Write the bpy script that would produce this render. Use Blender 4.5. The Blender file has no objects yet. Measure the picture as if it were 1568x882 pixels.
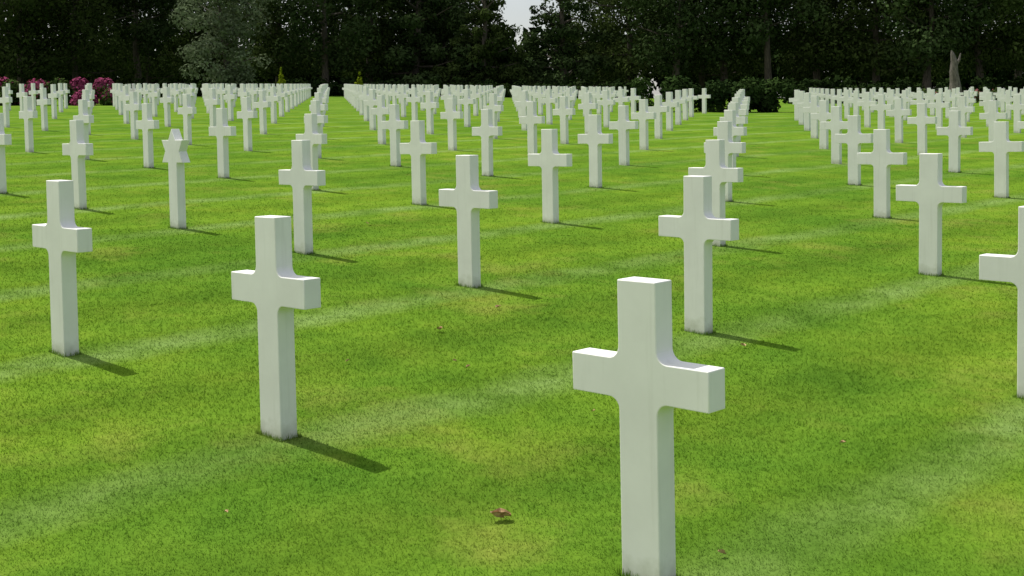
import bpy, bmesh, math, random
import numpy as np
from mathutils import Vector, Matrix
random.seed(7); rng=np.random.default_rng(11)
scene=bpy.context.scene
F=1877.85; CH=1.7074
TH=.7828; GA=2.1381; GB=3.2057; OX=.4347; OY=4.0159
CW=.569; CT=.0906; CS=.159
V=np.array([math.cos(TH),-math.sin(TH)]); Wd=np.array([math.sin(TH),math.cos(TH)])
# ---------------- terrain
ys=np.arange(-60,900,1.0)
sl=np.interp(ys,[-60,-25,-5,25,45,100,130,900],[0,.0,.0522,.0522,.034,.034,.0,.0])
cum=np.concatenate([[0],np.cumsum((sl[1:]+sl[:-1])/2)]); cum-=np.interp(0,ys,cum)
def terr(x,y):
    return np.interp(y,ys,cum)-.0295*20*np.tanh(np.asarray(x)/20.0)
def tz(x,y): return float(terr(x,y))
def px(p,z): return (p-784)/F*z
# ---------------- material helpers
def mat(name):
    m=bpy.data.materials.new(name); m.use_nodes=True
    nt=m.node_tree; b=nt.nodes['Principled BSDF']; return m,nt,b
def N(nt,t,**k):
    n=nt.nodes.new(t)
    for a,v in k.items(): setattr(n,a,v)
    return n
def ramp(nt,stops):
    r=nt.nodes.new('ShaderNodeValToRGB'); e=r.color_ramp.elements
    while len(e)<len(stops): e.new(.5)
    for i,(p,c) in enumerate(stops):
        e[i].position=p; e[i].color=(c[0],c[1],c[2],1) if len(c)>=3 else (c[0],)*3+(1,)
    return r
def math_(nt,op,a,b=None,clamp=False):
    n=nt.nodes.new('ShaderNodeMath'); n.operation=op; n.use_clamp=clamp
    for i,v in enumerate((a,b)):
        if v is None: continue
        if isinstance(v,(int,float)): n.inputs[i].default_value=v
        else: nt.links.new(v,n.inputs[i])
    return n.outputs[0]
def mix(nt,fac,a,b,mode='MIX'):
    n=nt.nodes.new('ShaderNodeMix'); n.data_type='RGBA'; n.blend_type=mode
    for i,v in ((0,fac),(6,a),(7,b)):
        if isinstance(v,(int,float)): n.inputs[i].default_value=v
        elif isinstance(v,tuple): n.inputs[i].default_value=(v[0],v[1],v[2],1)
        else: nt.links.new(v,n.inputs[i])
    return n.outputs[2]
def noise(nt,vec,scale,detail=4,rough=.55):
    n=nt.nodes.new('ShaderNodeTexNoise'); n.inputs['Scale'].default_value=scale
    n.inputs['Detail'].default_value=detail; n.inputs['Roughness'].default_value=rough
    if vec is not None: nt.links.new(vec,n.inputs['Vector'])
    return n.outputs['Fac']

def lawn_colour(nt):
    g=N(nt,'ShaderNodeNewGeometry'); P=g.outputs['Position']
    d=N(nt,'ShaderNodeVectorMath',operation='DOT_PRODUCT'); nt.links.new(P,d.inputs[0]); d.inputs[1].default_value=(V[0],V[1],0)
    s0=OX*V[0]+OY*V[1]
    n1=noise(nt,P,.45,3); n2=noise(nt,P,2.2,4,.62); n3=noise(nt,P,14,3,.6)
    base=ramp(nt,[(.3,(.084,.176,.017)),(.52,(.112,.212,.020)),(.75,(.146,.236,.026))]); nt.links.new(n2,base.inputs[0])
    c=base.outputs[0]
    r1=ramp(nt,[(.36,(.78,.86,.86)),(.64,(1.18,1.09,1.0))]); nt.links.new(n1,r1.inputs[0])
    c=mix(nt,1.0,c,r1.outputs[0],'MULTIPLY')
    n5=noise(nt,P,1.15,4,.62)
    r2=ramp(nt,[(.55,(0,)),(.74,(1,))]); nt.links.new(n5,r2.inputs[0])
    c=mix(nt,math_(nt,'MULTIPLY',r2.outputs[0],.5),c,(.225,.235,.05))
    # pale trimmed strips beside each line of headstones
    wob=math_(nt,'MULTIPLY',math_(nt,'SUBTRACT',n5,.5),.35)
    s=math_(nt,'ADD',d.outputs['Value'],wob)
    t=math_(nt,'DIVIDE',math_(nt,'SUBTRACT',s,s0+.17),GA)
    fr=math_(nt,'ABSOLUTE',math_(nt,'SUBTRACT',math_(nt,'FRACT',math_(nt,'ADD',t,100.5)),.5))
    band=ramp(nt,[(.0,(1,)),(.05,(.7,)),(.13,(0,))]); nt.links.new(fr,band.inputs[0])
    r3=ramp(nt,[(.38,(.35,)),(.60,(1,))]); nt.links.new(n1,r3.inputs[0])
    r3b=ramp(nt,[(.36,(.3,)),(.58,(1,))]); nt.links.new(n2,r3b.inputs[0])
    bf=math_(nt,'MULTIPLY',math_(nt,'MULTIPLY',band.outputs[0],r3.outputs[0]),math_(nt,'MULTIPLY',r3b.outputs[0],.8))
    c=mix(nt,bf,c,(.22,.335,.10))
    # mower passes
    st=math_(nt,'SINE',math_(nt,'MULTIPLY',s,2*math.pi/(GA*.5)))
    stf=math_(nt,'ADD',math_(nt,'MULTIPLY',st,.09),1.0)
    cc=N(nt,'ShaderNodeCombineColor'); 
    for i in range(3): nt.links.new(stf,cc.inputs[i])
    c=mix(nt,1.0,c,cc.outputs[0],'MULTIPLY')
    r4=ramp(nt,[(.3,(.85,.87,.83)),(.7,(1.13,1.1,1.13))]); nt.links.new(n3,r4.inputs[0])
    c=mix(nt,.8,c,r4.outputs[0],'MULTIPLY')
    return c,P
m_lawn,nt,b=mat('lawn'); c,P=lawn_colour(nt)
r5=ramp(nt,[(.3,(.7,)),(.7,(1.12,))]); n4=noise(nt,P,60,3,.75); nt.links.new(n4,r5.inputs[0])
c=mix(nt,.7,c,r5.outputs[0],'MULTIPLY')
df=N(nt,'ShaderNodeBsdfDiffuse'); nt.links.new(c,df.inputs[0]); nt.links.new(df.outputs[0],nt.nodes['Material Output'].inputs[0])
bp=N(nt,'ShaderNodeBump'); bp.inputs['Strength'].default_value=.4; bp.inputs['Distance'].default_value=.015
nt.links.new(n4,bp.inputs['Height']); nt.links.new(bp.outputs[0],df.inputs['Normal'])
m_blade,nt,b=mat('grass_blades'); c,P=lawn_colour(nt)
at=N(nt,'ShaderNodeAttribute',attribute_name='tone')
rr=ramp(nt,[(0,(1.05,1.06,1.0)),(.8,(1.25,1.22,1.2)),(.97,(1.4,1.3,1.4)),(1,(1.6,1.4,1.8))]); nt.links.new(at.outputs['Fac'],rr.inputs[0])
c=mix(nt,1.0,c,rr.outputs[0],'MULTIPLY')
df=N(nt,'ShaderNodeBsdfDiffuse'); nt.links.new(c,df.inputs[0])
tr=N(nt,'ShaderNodeBsdfTranslucent'); nt.links.new(c,tr.inputs[0])
ms=N(nt,'ShaderNodeMixShader'); ms.inputs[0].default_value=.35
nt.links.new(df.outputs[0],ms.inputs[1]); nt.links.new(tr.outputs[0],ms.inputs[2]); nt.links.new(ms.outputs[0],nt.nodes['Material Output'].inputs[0])
# marble
m_marble,nt,b=mat('white_marble')
tc=N(nt,'ShaderNodeTexCoord'); oi=N(nt,'ShaderNodeObjectInfo')
va=N(nt,'ShaderNodeVectorMath',operation='ADD'); nt.links.new(tc.outputs['Object'],va.inputs[0])
vm=N(nt,'ShaderNodeVectorMath',operation='SCALE'); nt.links.new(oi.outputs['Location'],vm.inputs[0]); vm.inputs['Scale'].default_value=3.7
nt.links.new(vm.outputs[0],va.inputs[1]); O=va.outputs[0]
r=ramp(nt,[(.3,(.76,.755,.73)),(.7,(.85,.845,.82))]); nt.links.new(noise(nt,O,3.5,5,.6),r.inputs[0])
sx=N(nt,'ShaderNodeSeparateXYZ'); nt.links.new(tc.outputs['Object'],sx.inputs[0])
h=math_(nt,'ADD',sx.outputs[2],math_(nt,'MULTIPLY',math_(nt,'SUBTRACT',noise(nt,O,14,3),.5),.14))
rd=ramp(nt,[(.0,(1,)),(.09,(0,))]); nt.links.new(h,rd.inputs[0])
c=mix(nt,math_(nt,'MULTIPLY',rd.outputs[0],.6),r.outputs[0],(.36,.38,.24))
vs=N(nt,'ShaderNodeMapping'); vs.inputs['Scale'].default_value=(30,30,2.0); nt.links.new(O,vs.inputs[0])
r2=ramp(nt,[(.55,(0,)),(.8,(1,))]); nt.links.new(noise(nt,vs.outputs[0],1,4),r2.inputs[0])
c=mix(nt,math_(nt,'MULTIPLY',r2.outputs[0],.25),c,(.5,.5,.44))
nt.links.new(c,b.inputs['Base Color']); b.inputs['Roughness'].default_value=.55; b.inputs['Specular IOR Level'].default_value=.25
bp=N(nt,'ShaderNodeBump'); bp.inputs['Strength'].default_value=.04; bp.inputs['Distance'].default_value=.003
nt.links.new(noise(nt,O,60,2),bp.inputs['Height']); nt.links.new(bp.outputs[0],b.inputs['Normal'])
def leafmat(name,dark,light,trans=0,accent=None,acc_t=.8):
    m,nt,b=mat(name); at=N(nt,'ShaderNodeAttribute',attribute_name='tone'); oi=N(nt,'ShaderNodeObjectInfo')
    st=[(0,dark),(acc_t if accent else 1,light)]
    if accent: st.append((min(1,acc_t+.01),accent)); 
    r=ramp(nt,st); nt.links.new(at.outputs['Fac'],r.inputs[0])
    v=math_(nt,'ADD',math_(nt,'MULTIPLY',oi.outputs['Random'],.7),.65)
    cc=N(nt,'ShaderNodeCombineColor')
    for i in range(3): nt.links.new(v,cc.inputs[i])
    c=mix(nt,1.0,r.outputs[0],cc.outputs[0],'MULTIPLY')
    df=N(nt,'ShaderNodeBsdfDiffuse'); nt.links.new(c,df.inputs[0]); out=df.outputs[0]
    if trans>0:
        tr=N(nt,'ShaderNodeBsdfTranslucent'); nt.links.new(c,tr.inputs[0])
        ms=N(nt,'ShaderNodeMixShader'); ms.inputs[0].default_value=trans
        nt.links.new(out,ms.inputs[1]); nt.links.new(tr.outputs[0],ms.inputs[2]); out=ms.outputs[0]
    nt.links.new(out,nt.nodes['Material Output'].inputs[0])
    return m
m_leaf=leafmat('dark_foliage',(.020,.034,.009),(.078,.112,.032),.2)
m_con=leafmat('conifer_foliage',(.017,.030,.010),(.052,.080,.028))
m_silver=leafmat('silver_foliage',(.06,.085,.04),(.20,.25,.145),.25)
m_hedge=leafmat('hedge_foliage',(.010,.020,.007),(.035,.062,.016))
m_gold=leafmat('golden_foliage',(.13,.20,.012),(.34,.40,.025),.3)
m_rhodo=leafmat('rhododendron',(.015,.03,.01),(.05,.08,.02),0,(.22,.045,.10),.62)
m_rose=leafmat('rose_bed',(.02,.04,.012),(.07,.10,.03),0,(.26,.10,.10),.76)
m_bark,nt,b=mat('bark')
tc=N(nt,'ShaderNodeTexCoord'); mp=N(nt,'ShaderNodeMapping'); mp.inputs['Scale'].default_value=(6,6,1.2); nt.links.new(tc.outputs['Object'],mp.inputs[0])
r=ramp(nt,[(.3,(.025,.02,.015)),(.7,(.09,.075,.055))]); nt.links.new(noise(nt,mp.outputs[0],2,5),r.inputs[0]); nt.links.new(r.outputs[0],b.inputs['Base Color']); b.inputs['Roughness'].default_value=.9
m_palebark,nt,b=mat('pale_bark')
tc=N(nt,'ShaderNodeTexCoord'); mp=N(nt,'ShaderNodeMapping'); mp.inputs['Scale'].default_value=(4,4,1.0); nt.links.new(tc.outputs['Object'],mp.inputs[0])
r=ramp(nt,[(.35,(.05,.042,.036)),(.65,(.17,.15,.13))]); nt.links.new(noise(nt,mp.outputs[0],3,6,.7),r.inputs[0]); nt.links.new(r.outputs[0],b.inputs['Base Color']); b.inputs['Roughness'].default_value=.9
m_dead,nt,b=mat('dry_leaf')
tc=N(nt,'ShaderNodeTexCoord'); r=ramp(nt,[(.35,(.25,.13,.055)),(.65,(.58,.42,.22))]); nt.links.new(noise(nt,tc.outputs['Object'],40,4),r.inputs[0]); nt.links.new(r.outputs[0],b.inputs['Base Color']); b.inputs['Roughness'].default_value=.8

def add(name,me,loc=(0,0,0)):
    o=bpy.data.objects.new(name,me); scene.collection.objects.link(o); o.location=loc; return o
def mesh_np(name,verts,k,tone=None,mats=(),matidx=None):
    verts=np.asarray(verts,dtype=np.float32).reshape(-1,3); nv=len(verts); n=nv//k
    me=bpy.data.meshes.new(name); me.vertices.add(nv); me.vertices.foreach_set('co',verts.ravel())
    me.loops.add(nv); me.loops.foreach_set('vertex_index',np.arange(nv,dtype=np.int32))
    me.polygons.add(n); me.polygons.foreach_set('loop_start',np.arange(0,nv,k,dtype=np.int32))
    if tone is not None:
        a=me.attributes.new('tone','FLOAT','FACE'); a.data.foreach_set('value',np.asarray(tone,dtype=np.float32))
    for m in mats: me.materials.append(m)
    if matidx is not None: me.polygons.foreach_set('material_index',np.asarray(matidx,dtype=np.int32))
    me.update(calc_edges=True); return me
# ---------------- ground
a=[0]; s=.5
while a[-1]<900: a.append(a[-1]+s); s*=1.045 if a[-1]>20 else 1.0
g=np.array(a); gx=np.concatenate([-g[::-1],g[1:]]); gy=np.concatenate([-g[(g<58)&(g>0)][::-1],g])
XX,YY=np.meshgrid(gx,gy); ZZ=terr(XX,YY)
vv=np.stack([XX.ravel(),YY.ravel(),ZZ.ravel()],1); nx=len(gx); ny=len(gy)
idx=np.arange(nx*ny).reshape(ny,nx)
q=np.stack([idx[:-1,:-1],idx[:-1,1:],idx[1:,1:],idx[1:,:-1]],-1).reshape(-1,4)
me=bpy.data.meshes.new('lawn_ground'); me.from_pydata(vv.tolist(),[],q.tolist()); me.materials.append(m_lawn)
for p in me.polygons: p.use_smooth=True
add('lawn_ground',me)
# grass blades
def blades(z0,z1,d0):
    n=int(d0*16*1.15*math.log(z1/z0))
    y=z0*np.exp(rng.random(n)*math.log(z1/z0))
    keep=rng.random(n)<np.clip((z1-y)/(z1*.75),0,1)
    y=y[keep]; n=len(y)
    x=(rng.random(n)-.5)*1.15*y
    sc=np.clip(y/4,.9,3)
    w=.0030*sc*(.7+.6*rng.random(n)); L=(.005+.008*rng.random(n))*np.clip(sc,1,1.4)
    a=rng.random(n)*2*np.pi; dx,dy=np.cos(a),np.sin(a)
    t=rng.random(n)*2*np.pi; ln=L*(.3+1.2*rng.random(n))
    z=terr(x,y)-.001
    p0=np.stack([x-dx*w/2,y-dy*w/2,z],1); p1=np.stack([x+dx*w/2,y+dy*w/2,z],1)
    p2=np.stack([x+np.cos(t)*ln,y+np.sin(t)*ln,z+L],1)
    v1=np.stack([p0,p1,p2],1).reshape(-1,3); t1=rng.random(n)
    P=[];
    for i in range(-14,4):
        for j in range(-3,9):
            c=np.array([OX,OY])+i*GA*V+j*GB*Wd
            if 2<c[1]<20 and abs(c[0])<c[1]*.6:
                m=260; u=rng.uniform(-CS/2-.015,CS/2+.015,m); tt=rng.uniform(-CT/2-.015,CT/2+.015,m)
                e=rng.random(m)<.6; tt[e]=np.sign(tt[e])*(CT/2+.004+.012*rng.random(e.sum())); u[~e]=np.sign(u[~e])*(CS/2+.004+.012*rng.random((~e).sum()))
                P.append(c+u[:,None]*V+tt[:,None]*Wd)
    P=np.concatenate(P); m=len(P); x,y=P[:,0],P[:,1]; z=terr(x,y)-.002
    w=.0035; L=.015+.022*rng.random(m); a=rng.random(m)*6.28; t=rng.random(m)*6.28; ln=L*.5*rng.random(m)
    p0=np.stack([x-np.cos(a)*w/2,y-np.sin(a)*w/2,z],1); p1=np.stack([x+np.cos(a)*w/2,y+np.sin(a)*w/2,z],1)
    p2=np.stack([x+np.cos(t)*ln,y+np.sin(t)*ln,z+L],1)
    v2=np.stack([p0,p1,p2],1).reshape(-1,3)
    return np.concatenate([v1,v2]),np.concatenate([t1,rng.random(m)*.8])
bv,bt=blades(3.3,32,13000)
add('grass',mesh_np('grass',bv,3,bt,[m_blade]))
# ---------------- headstones
def solid(name,pts,T=CT,bev=.004):
    bm=bmesh.new(); vs=[bm.verts.new((x,-T/2,z)) for x,z in pts]; f=bm.faces.new(vs)
    r=bmesh.ops.extrude_face_region(bm,geom=[f]); nv=[e for e in r['geom'] if isinstance(e,bmesh.types.BMVert)]
    bmesh.ops.translate(bm,verts=nv,vec=(0,T,0)); bmesh.ops.recalc_face_normals(bm,faces=bm.faces)
    es=[e for e in bm.edges if len(e.link_faces)==2 and e.calc_face_angle(0)>math.radians(25)]
    bmesh.ops.bevel(bm,geom=es,offset=bev,segments=2,affect='EDGES',profile=.5,clamp_overlap=True)
    me=bpy.data.meshes.new(name); bm.to_mesh(me); bm.free(); me.materials.append(m_marble); 
    for p in me.polygons: p.use_smooth=p.area<.0006
    return me
def cross_pts():
    s=CS/2; w=CW/2; z1,z2,zt=.603,.736,1.0; r=.042; zb=-.12
    def arc(cx,cz,a0,a1,n=7): return [(cx+r*math.cos(math.radians(a0+(a1-a0)*i/n)),cz+r*math.sin(math.radians(a0+(a1-a0)*i/n))) for i in range(n+1)]
    right=[(s,zb)]+arc(s+r,z1-r,180,90)+[(w,z1),(w,z2)]+arc(s+r,z2+r,270,180)+[(s,zt)]
    left=[(-x,z) for x,z in reversed(right)]
    return right+left
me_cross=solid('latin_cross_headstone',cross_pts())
def star_pts():
    R=.225; cz=1.0-R; ri=R/math.sqrt(3); s=CS/2; out=[]
    for k in range(12):
        a=math.radians(90-30*k); rr=R if k%2==0 else ri
        out.append((rr*math.cos(a),cz+rr*math.sin(a)))
    zj=cz-R*.5
    return [(s,-.12),(s,zj)]+[out[4],out[3],out[2],out[1],out[0],out[11],out[10],out[9],out[8]]+[(-s,zj),(-s,-.12)]
me_star=solid('star_of_david_headstone',star_pts(),bev=.003)
ang=-TH
def headstone(x,y,star=False):
    o=add('star_of_david_headstone' if star else 'latin_cross_headstone',me_star if star else me_cross,(x,y,tz(x,y)))
    o.rotation_euler=(random.gauss(0,.003),random.gauss(0,.003),ang+random.gauss(0,.008))
for i in range(-130,60):
    for j in range(-30,60):
        p=np.array([OX,OY])+i*GA*V+j*GB*Wd
        x,y=p
        if not (y>2.2 and abs(x)<y*.47+5.0): continue
        pxx=784+F*x/y
        lim=92 if pxx<960 else (44 if pxx<1240 else 70)
        if pxx<170: lim=52
        if y>lim: continue
        headstone(x,y,(i,j) in ((-4,1),(-14,5),(-9,14)))
headstone(px(1080,49),49)
# ---------------- vegetation
def leaves(centers,radii,n,size,flat=.8,tonebase=None,outer=.55):
    k=len(centers); ci=rng.choice(k,size=n,p=radii**2/np.sum(radii**2))
    d=rng.normal(size=(n,3)); d/=np.linalg.norm(d,axis=1)[:,None]
    rad=radii[ci]*(outer+(1.08-outer)*rng.random(n)**.7)
    c=centers[ci]+d*rad[:,None]*np.array([1,1,flat])
    nrm=d+rng.normal(size=(n,3))*.6+np.array([0,0,.4]); nrm/=np.linalg.norm(nrm,axis=1)[:,None]
    u=np.cross(nrm,rng.normal(size=(n,3))); u/=np.linalg.norm(u,axis=1)[:,None]; w=np.cross(nrm,u)
    s=size*(.6+.8*rng.random(n))[:,None]
    q=np.stack([c-u*s*.7,c-w*s*.38,c+u*s*.7,c+w*s*.38],1)
    ct=rng.random(k) if tonebase is None else tonebase
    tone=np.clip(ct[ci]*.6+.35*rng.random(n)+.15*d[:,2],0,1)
    return q.reshape(-1,3),tone
def tube(path,rads,n=8):
    rings=[]
    for k,(p,r) in enumerate(zip(path,rads)):
        p=np.array(p); d=np.array(path[min(k+1,len(path)-1)])-np.array(path[max(k-1,0)]); d=d/np.linalg.norm(d)
        a=np.cross(d,[.3,1,.1]); a/=np.linalg.norm(a); bb=np.cross(d,a)
        rings.append([p+r*(math.cos(t)*a+math.sin(t)*bb) for t in np.linspace(0,2*np.pi,n,endpoint=False)])
    out=[]
    for k in range(len(rings)-1):
        for m in range(n):
            out+= [rings[k][m],rings[k][(m+1)%n],rings[k+1][(m+1)%n],rings[k+1][m]]
    return np.array(out)
def tree_mesh(name,H,R,kind,leaf,bark=None,n=6500,size=.34,base=.22,trunk_r=.32):
    bark=bark or m_bark
    parts=[];C=[];Rd=[]
    top=H*(.75 if kind!='cone' else .97)
    path=[(0,0,-.4)]; rads=[trunk_r*1.4]; x=y=0
    for k in range(1,8):
        x+=rng.normal()*.12; y+=rng.normal()*.12; path.append((x,y,top*k/7)); rads.append(trunk_r*(1-.13*k)+.03)
    parts.append(tube(path,rads,10))
    nb=16 if kind!='cone' else 26
    for k in range(nb):
        f=base+(1-base)*(k+.5)/nb; zz=H*f; a=k*2.4+rng.random()
        if kind=='cone': rr=R*(1-f)**.8*1.15+.3
        elif kind=='pine': rr=R*(.5+.5*math.sin(math.pi*min(1,max(0,(f-base)/(1-base)))**.7))
        else:
            t=(f-base)/(1-base); rr=R*math.sqrt(max(.08,1-(2*t-.85)**2/1.35))
        zz0=min(zz*.85,top*.95); s=np.array([np.interp(zz0,[p[2] for p in path],[p[q] for p in path]) for q in (0,1)])
        L=rr*(.75+.35*rng.random())
        e=np.array([s[0]+math.cos(a)*L*.8,s[1]+math.sin(a)*L*.8,zz])
        st=np.array([s[0],s[1],zz0]); mid=(st+e)/2+np.array([0,0,-.15*L*.3])
        parts.append(tube([st,mid,e],[trunk_r*.35,trunk_r*.22,.04],5))
        m=7 if kind!='cone' else 4
        for q in range(m):
            t=.35+.75*rng.random()
            c=st+(e-st)*t+rng.normal(size=3)*np.array([.22,.22,.16])*rr
            c[2]=min(max(c[2],H*base*.8),H*.97)
            C.append(c); Rd.append((.17+.15*rng.random())*R*(1 if kind!='cone' else .75*(1.2-f)))
    C=np.array(C);Rd=np.array(Rd)
    lv,lt=leaves(C,Rd,n,size,.75)
    tv=np.concatenate(parts)
    allv=np.concatenate([tv,lv]); nt_=len(tv)//4; nl=len(lv)//4
    return mesh_np(name,allv,4,np.concatenate([np.zeros(nt_),lt]),[bark,leaf],np.concatenate([np.zeros(nt_),np.ones(nl)]))
oaks=[tree_mesh('oak_tree',17,6.2,'round',m_leaf,n=15000,size=.24),tree_mesh('oak_tree',16,5.6,'round',m_leaf,n=14000,base=.15,size=.24),tree_mesh('oak_tree',18,6.8,'round',m_leaf,n=17000,base=.12,size=.24)]
pines=[tree_mesh('pine_tree',18,4.6,'pine',m_con,n=14000,base=.28,size=.24),tree_mesh('pine_tree',17,5.2,'pine',m_con,n=14000,base=.18,size=.24)]
cones=[tree_mesh('conifer_tree',14,4.6,'cone',m_con,n=12000,base=.06,size=.23),tree_mesh('conifer_tree',13,4.2,'cone',m_leaf,n=12000,base=.04,size=.23)]
silver=tree_mesh('silver_leaved_tree',12.5,4.0,'round',m_silver,n=13000,base=.05,size=.2,trunk_r=.2)
def put(me,p,z,s=1.0,name=None,sx=None):
    x=px(p,z); o=add(name or me.name.split('.')[0],me,(x,z,tz(x,z)))
    o.rotation_euler[2]=random.random()*6.28; o.scale=(s*(sx or 1),s*(sx or 1),s); return o
T=[(oaks[0],-60,104,1.05),(oaks[1],35,100,1),(oaks[2],125,103,.95),(pines[0],215,108,1.0),(oaks[2],235,122,.9),
(oaks[1],430,112,1.05),(pines[1],500,104,1),(oaks[0],570,110,1.05),(cones[0],640,108,1.15),(pines[0],690,112,.95),
(cones[1],745,106,.93),(cones[0],868,108,1.0),(oaks[2],965,112,1),(pines[1],1035,104,1),(oaks[0],1110,108,1.05),(pines[0],1180,103,1),
(oaks[1],1255,106,1.05),(oaks[2],1345,104,1),(pines[1],1420,100,1.05),(oaks[0],1500,102,1),(oaks[1],1600,100,1.1),
(oaks[2],365,128,1),(oaks[0],320,130,.86),(oaks[1],540,128,1.1),(oaks[2],630,126,1.1),(oaks[0],700,128,.95),(oaks[1],930,128,1.05),(oaks[2],1080,126,1.1),(oaks[0],1220,126,1.1),(oaks[1],1320,124,1.1),(oaks[2],1460,122,1.1),(oaks[0],1560,124,1.1),(oaks[2],60,124,1.1),(oaks[0],150,126,1.1),(oaks[1],-40,124,1.1)]
for me_,p,z,s in T: put(me_,p,z,s)
put(silver,348,97,1.0)
n=420; cx=rng.uniform(-75,75,n); cy=rng.uniform(134,150,n); cz=rng.uniform(.5,7.2,n)
C=np.stack([cx,cy,4.1+cz],1); Rr=rng.uniform(1.4,2.6,n)
lv,lt=leaves(C,Rr,50000,.75,.9); add('distant_treeline',mesh_np('distant_treeline',lv,4,lt*.6,[m_hedge]))
def shrub(name,x0,x1,z,h,m,depth=1.6,n=6000,size=.16):
    X0,X1=px(x0,z),px(x1,z); k=max(3,int((X1-X0)/.7)*3)
    xs=rng.uniform(X0,X1,k); yy=z+rng.uniform(-depth/2,depth/2,k); rr=rng.uniform(.35,.6,k)*min(1.0,h)
    hz=rng.uniform(.15,1,k)*(h-.3)
    gz=terr(xs,yy); C=np.stack([xs,yy,gz+hz],1)
    lv,lt=leaves(C,rr,n,size,.9); return add(name,mesh_np(name,lv,4,lt,[m]))
shrub('hedge',972,1215,52,1.35,m_hedge,2.0,10000,.13)
shrub('rhododendron_bush',-60,90,58,1.35,m_rhodo,2,8000,.12)
shrub('rhododendron_bush',95,185,57,1.2,m_rhodo,2,6000,.12)
shrub('rose_bed',1385,1580,74,.8,m_rose,1.6,5000,.12)
shrub('hedge',1190,1345,76,1.2,m_hedge,1.6,5000)
shrub('shrub_border',180,980,101,1.5,m_hedge,2.5,14000,.2)
shrub('shrub_border',1200,1640,92,1.6,m_hedge,2.5,9000,.2)
def topiary(p,z,h,r):
    x=px(p,z); k=40; f=rng.random(k); a=rng.random(k)*6.28; rr=r*(1-f)*rng.random(k)
    C=np.stack([x+rr*np.cos(a),z+rr*np.sin(a),tz(x,z)+f*h*.92+.1],1)
    lv,lt=leaves(C,r*.38*(1.1-f),2500,.12,1.2); tv=tube([(x,z,tz(x,z)-.1),(x,z,tz(x,z)+h*.5)],[.07,.04],6)
    add('golden_cypress_shrub',mesh_np('golden_cypress_shrub',np.concatenate([tv,lv]),4,np.concatenate([np.zeros(len(tv)//4),lt]),[m_bark,m_gold],np.concatenate([np.zeros(len(tv)//4),np.ones(len(lt))])))
topiary(435,86,2.2,.5); topiary(555,86,1.9,.6)
# pale trunk on the right
x=px(1464,88); z0=tz(x,88)
tv=tube([(x,88,z0-.3),(x,88,z0+.3),(x-.04,88,z0+1.2),(x-.13,88,z0+2.0),(x-.10,88,z0+2.7),(x-.22,88,z0+3.2),(x-.30,88,z0+3.5)],[.75,.5,.36,.29,.24,.15,.03],12)
t2=tube([(x-.1,88,z0+2.3),(x+.25,88,z0+2.8),(x+.4,88.1,z0+3.3)],[.16,.10,.03],7)
add('pale_tree_trunk',mesh_np('pale_tree_trunk',np.concatenate([tv,t2]),4,None,[m_palebark]))
# fallen leaves
def fallen(u,v,s):
    z=3206/(v-95)
    for _ in range(8):
        x=px(u,z); zc=CH-tz(x,z); z=F*zc/(v-294+F*.0535+ .0174*(u-784)) 
    x=px(u,z); bm=bmesh.new(); nn=10; ring=[]
    for k in range(nn):
        a=2*math.pi*k/nn; r=s*(1 if k%2 else .72)*(1.3 if k in(0,5) else 1)
        ring.append(bm.verts.new((r*math.cos(a),r*.7*math.sin(a),.012+.5*abs(math.sin(a))*s+random.random()*.4*s)))
    c=bm.verts.new((0,0,.012))
    for k in range(nn): bm.faces.new((c,ring[k],ring[(k+1)%nn]))
    me=bpy.data.meshes.new('fallen_leaf'); bm.to_mesh(me); bm.free(); me.materials.append(m_dead)
    o=add('fallen_leaf',me,(x,z,tz(x,z)+.006)); o.rotation_euler=(random.uniform(-.4,.4),random.uniform(-.4,.4),random.random()*6)
for u,v,s in [(758,806,.038),(749,808,.03),(670,511,.028),(563,346,.035),(1135,536,.02),(760,476,.022),(527,560,.014),(1100,866,.016),(690,560,.014),(712,569,.015),(1290,690,.014),(905,640,.013),(330,800,.012)]: fallen(u,v,s)
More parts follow.
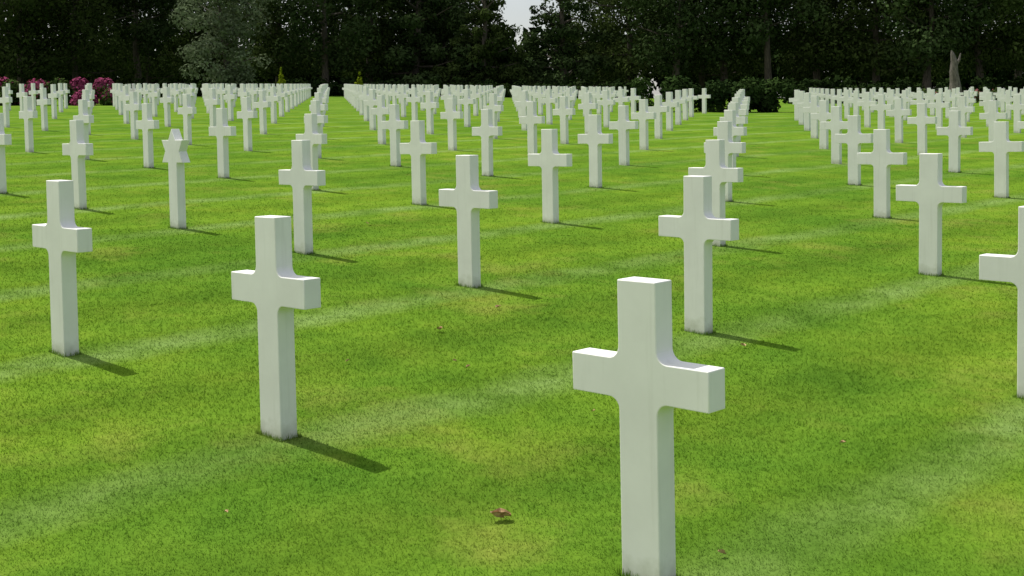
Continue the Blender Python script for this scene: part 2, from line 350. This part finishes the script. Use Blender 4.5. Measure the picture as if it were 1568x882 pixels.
# ---------------- camera
pitch,roll=.0535,-.0174
cp,sp=math.cos(pitch),math.sin(pitch); cr,sr=math.cos(roll),math.sin(roll)
M=np.array([[cr,-sr,0],[sr,cr,0],[0,0,1]])@np.array([[1,0,0],[0,cp,-sp],[0,sp,cp]])
cv=lambda a:Vector((a[0],a[2],-a[1]))
R_,D_,Fw=cv(M[0]),cv(M[1]),cv(M[2])
mw=Matrix.Identity(4)
for k in range(3): mw[k][0]=R_[k]; mw[k][1]=-D_[k]; mw[k][2]=-Fw[k]
mw[2][3]=CH
cam=bpy.data.cameras.new('camera'); co=bpy.data.objects.new('camera',cam); scene.collection.objects.link(co); co.matrix_world=mw
cam.sensor_width=36; cam.lens=F/1568*36; cam.shift_y=(294-441)/1568; cam.clip_end=3000; cam.clip_start=.05
scene.camera=co
# ---------------- light
el=math.radians(61); hx,hy=-.755,.655
sd=Vector((hx*math.cos(el),hy*math.cos(el),math.sin(el)))
L=bpy.data.lights.new('sun','SUN'); L.energy=4.7; L.angle=math.radians(.6); L.color=(1,.96,.89)
lo=bpy.data.objects.new('sun',L); scene.collection.objects.link(lo); lo.rotation_euler=(-sd).to_track_quat('-Z','Y').to_euler()
w=bpy.data.worlds.new('World'); scene.world=w; w.use_nodes=True; nt=w.node_tree; bg=nt.nodes['Background']
sky=nt.nodes.new('ShaderNodeTexSky'); sky.sky_type='NISHITA'; sky.sun_disc=False; sky.sun_elevation=el; sky.sun_rotation=math.atan2(hx,hy); sky.dust_density=2.5; sky.ozone_density=1
tc=nt.nodes.new('ShaderNodeTexCoord')
cl=ramp(nt,[(.40,(0,)),(.60,(1,))]); nt.links.new(noise(nt,tc.outputs['Generated'],2.2,6,.6),cl.inputs[0])
# broken cloud, plus an unseen bank added on -X so headstone sides go darker
sx=nt.nodes.new('ShaderNodeSeparateXYZ'); nt.links.new(tc.outputs['Generated'],sx.inputs[0])
cover=math_(nt,'ADD',math_(nt,'MULTIPLY',cl.outputs[0],.4),math_(nt,'SUBTRACT',.4,math_(nt,'MULTIPLY',sx.outputs[0],.55)),True)
c=mix(nt,cover,sky.outputs[0],(7.9,7.9,7.8))
nt.links.new(c,bg.inputs[0]); bg.inputs[1].default_value=.115
scene.view_settings.view_transform='Standard'; scene.view_settings.look='None'; scene.view_settings.exposure=0
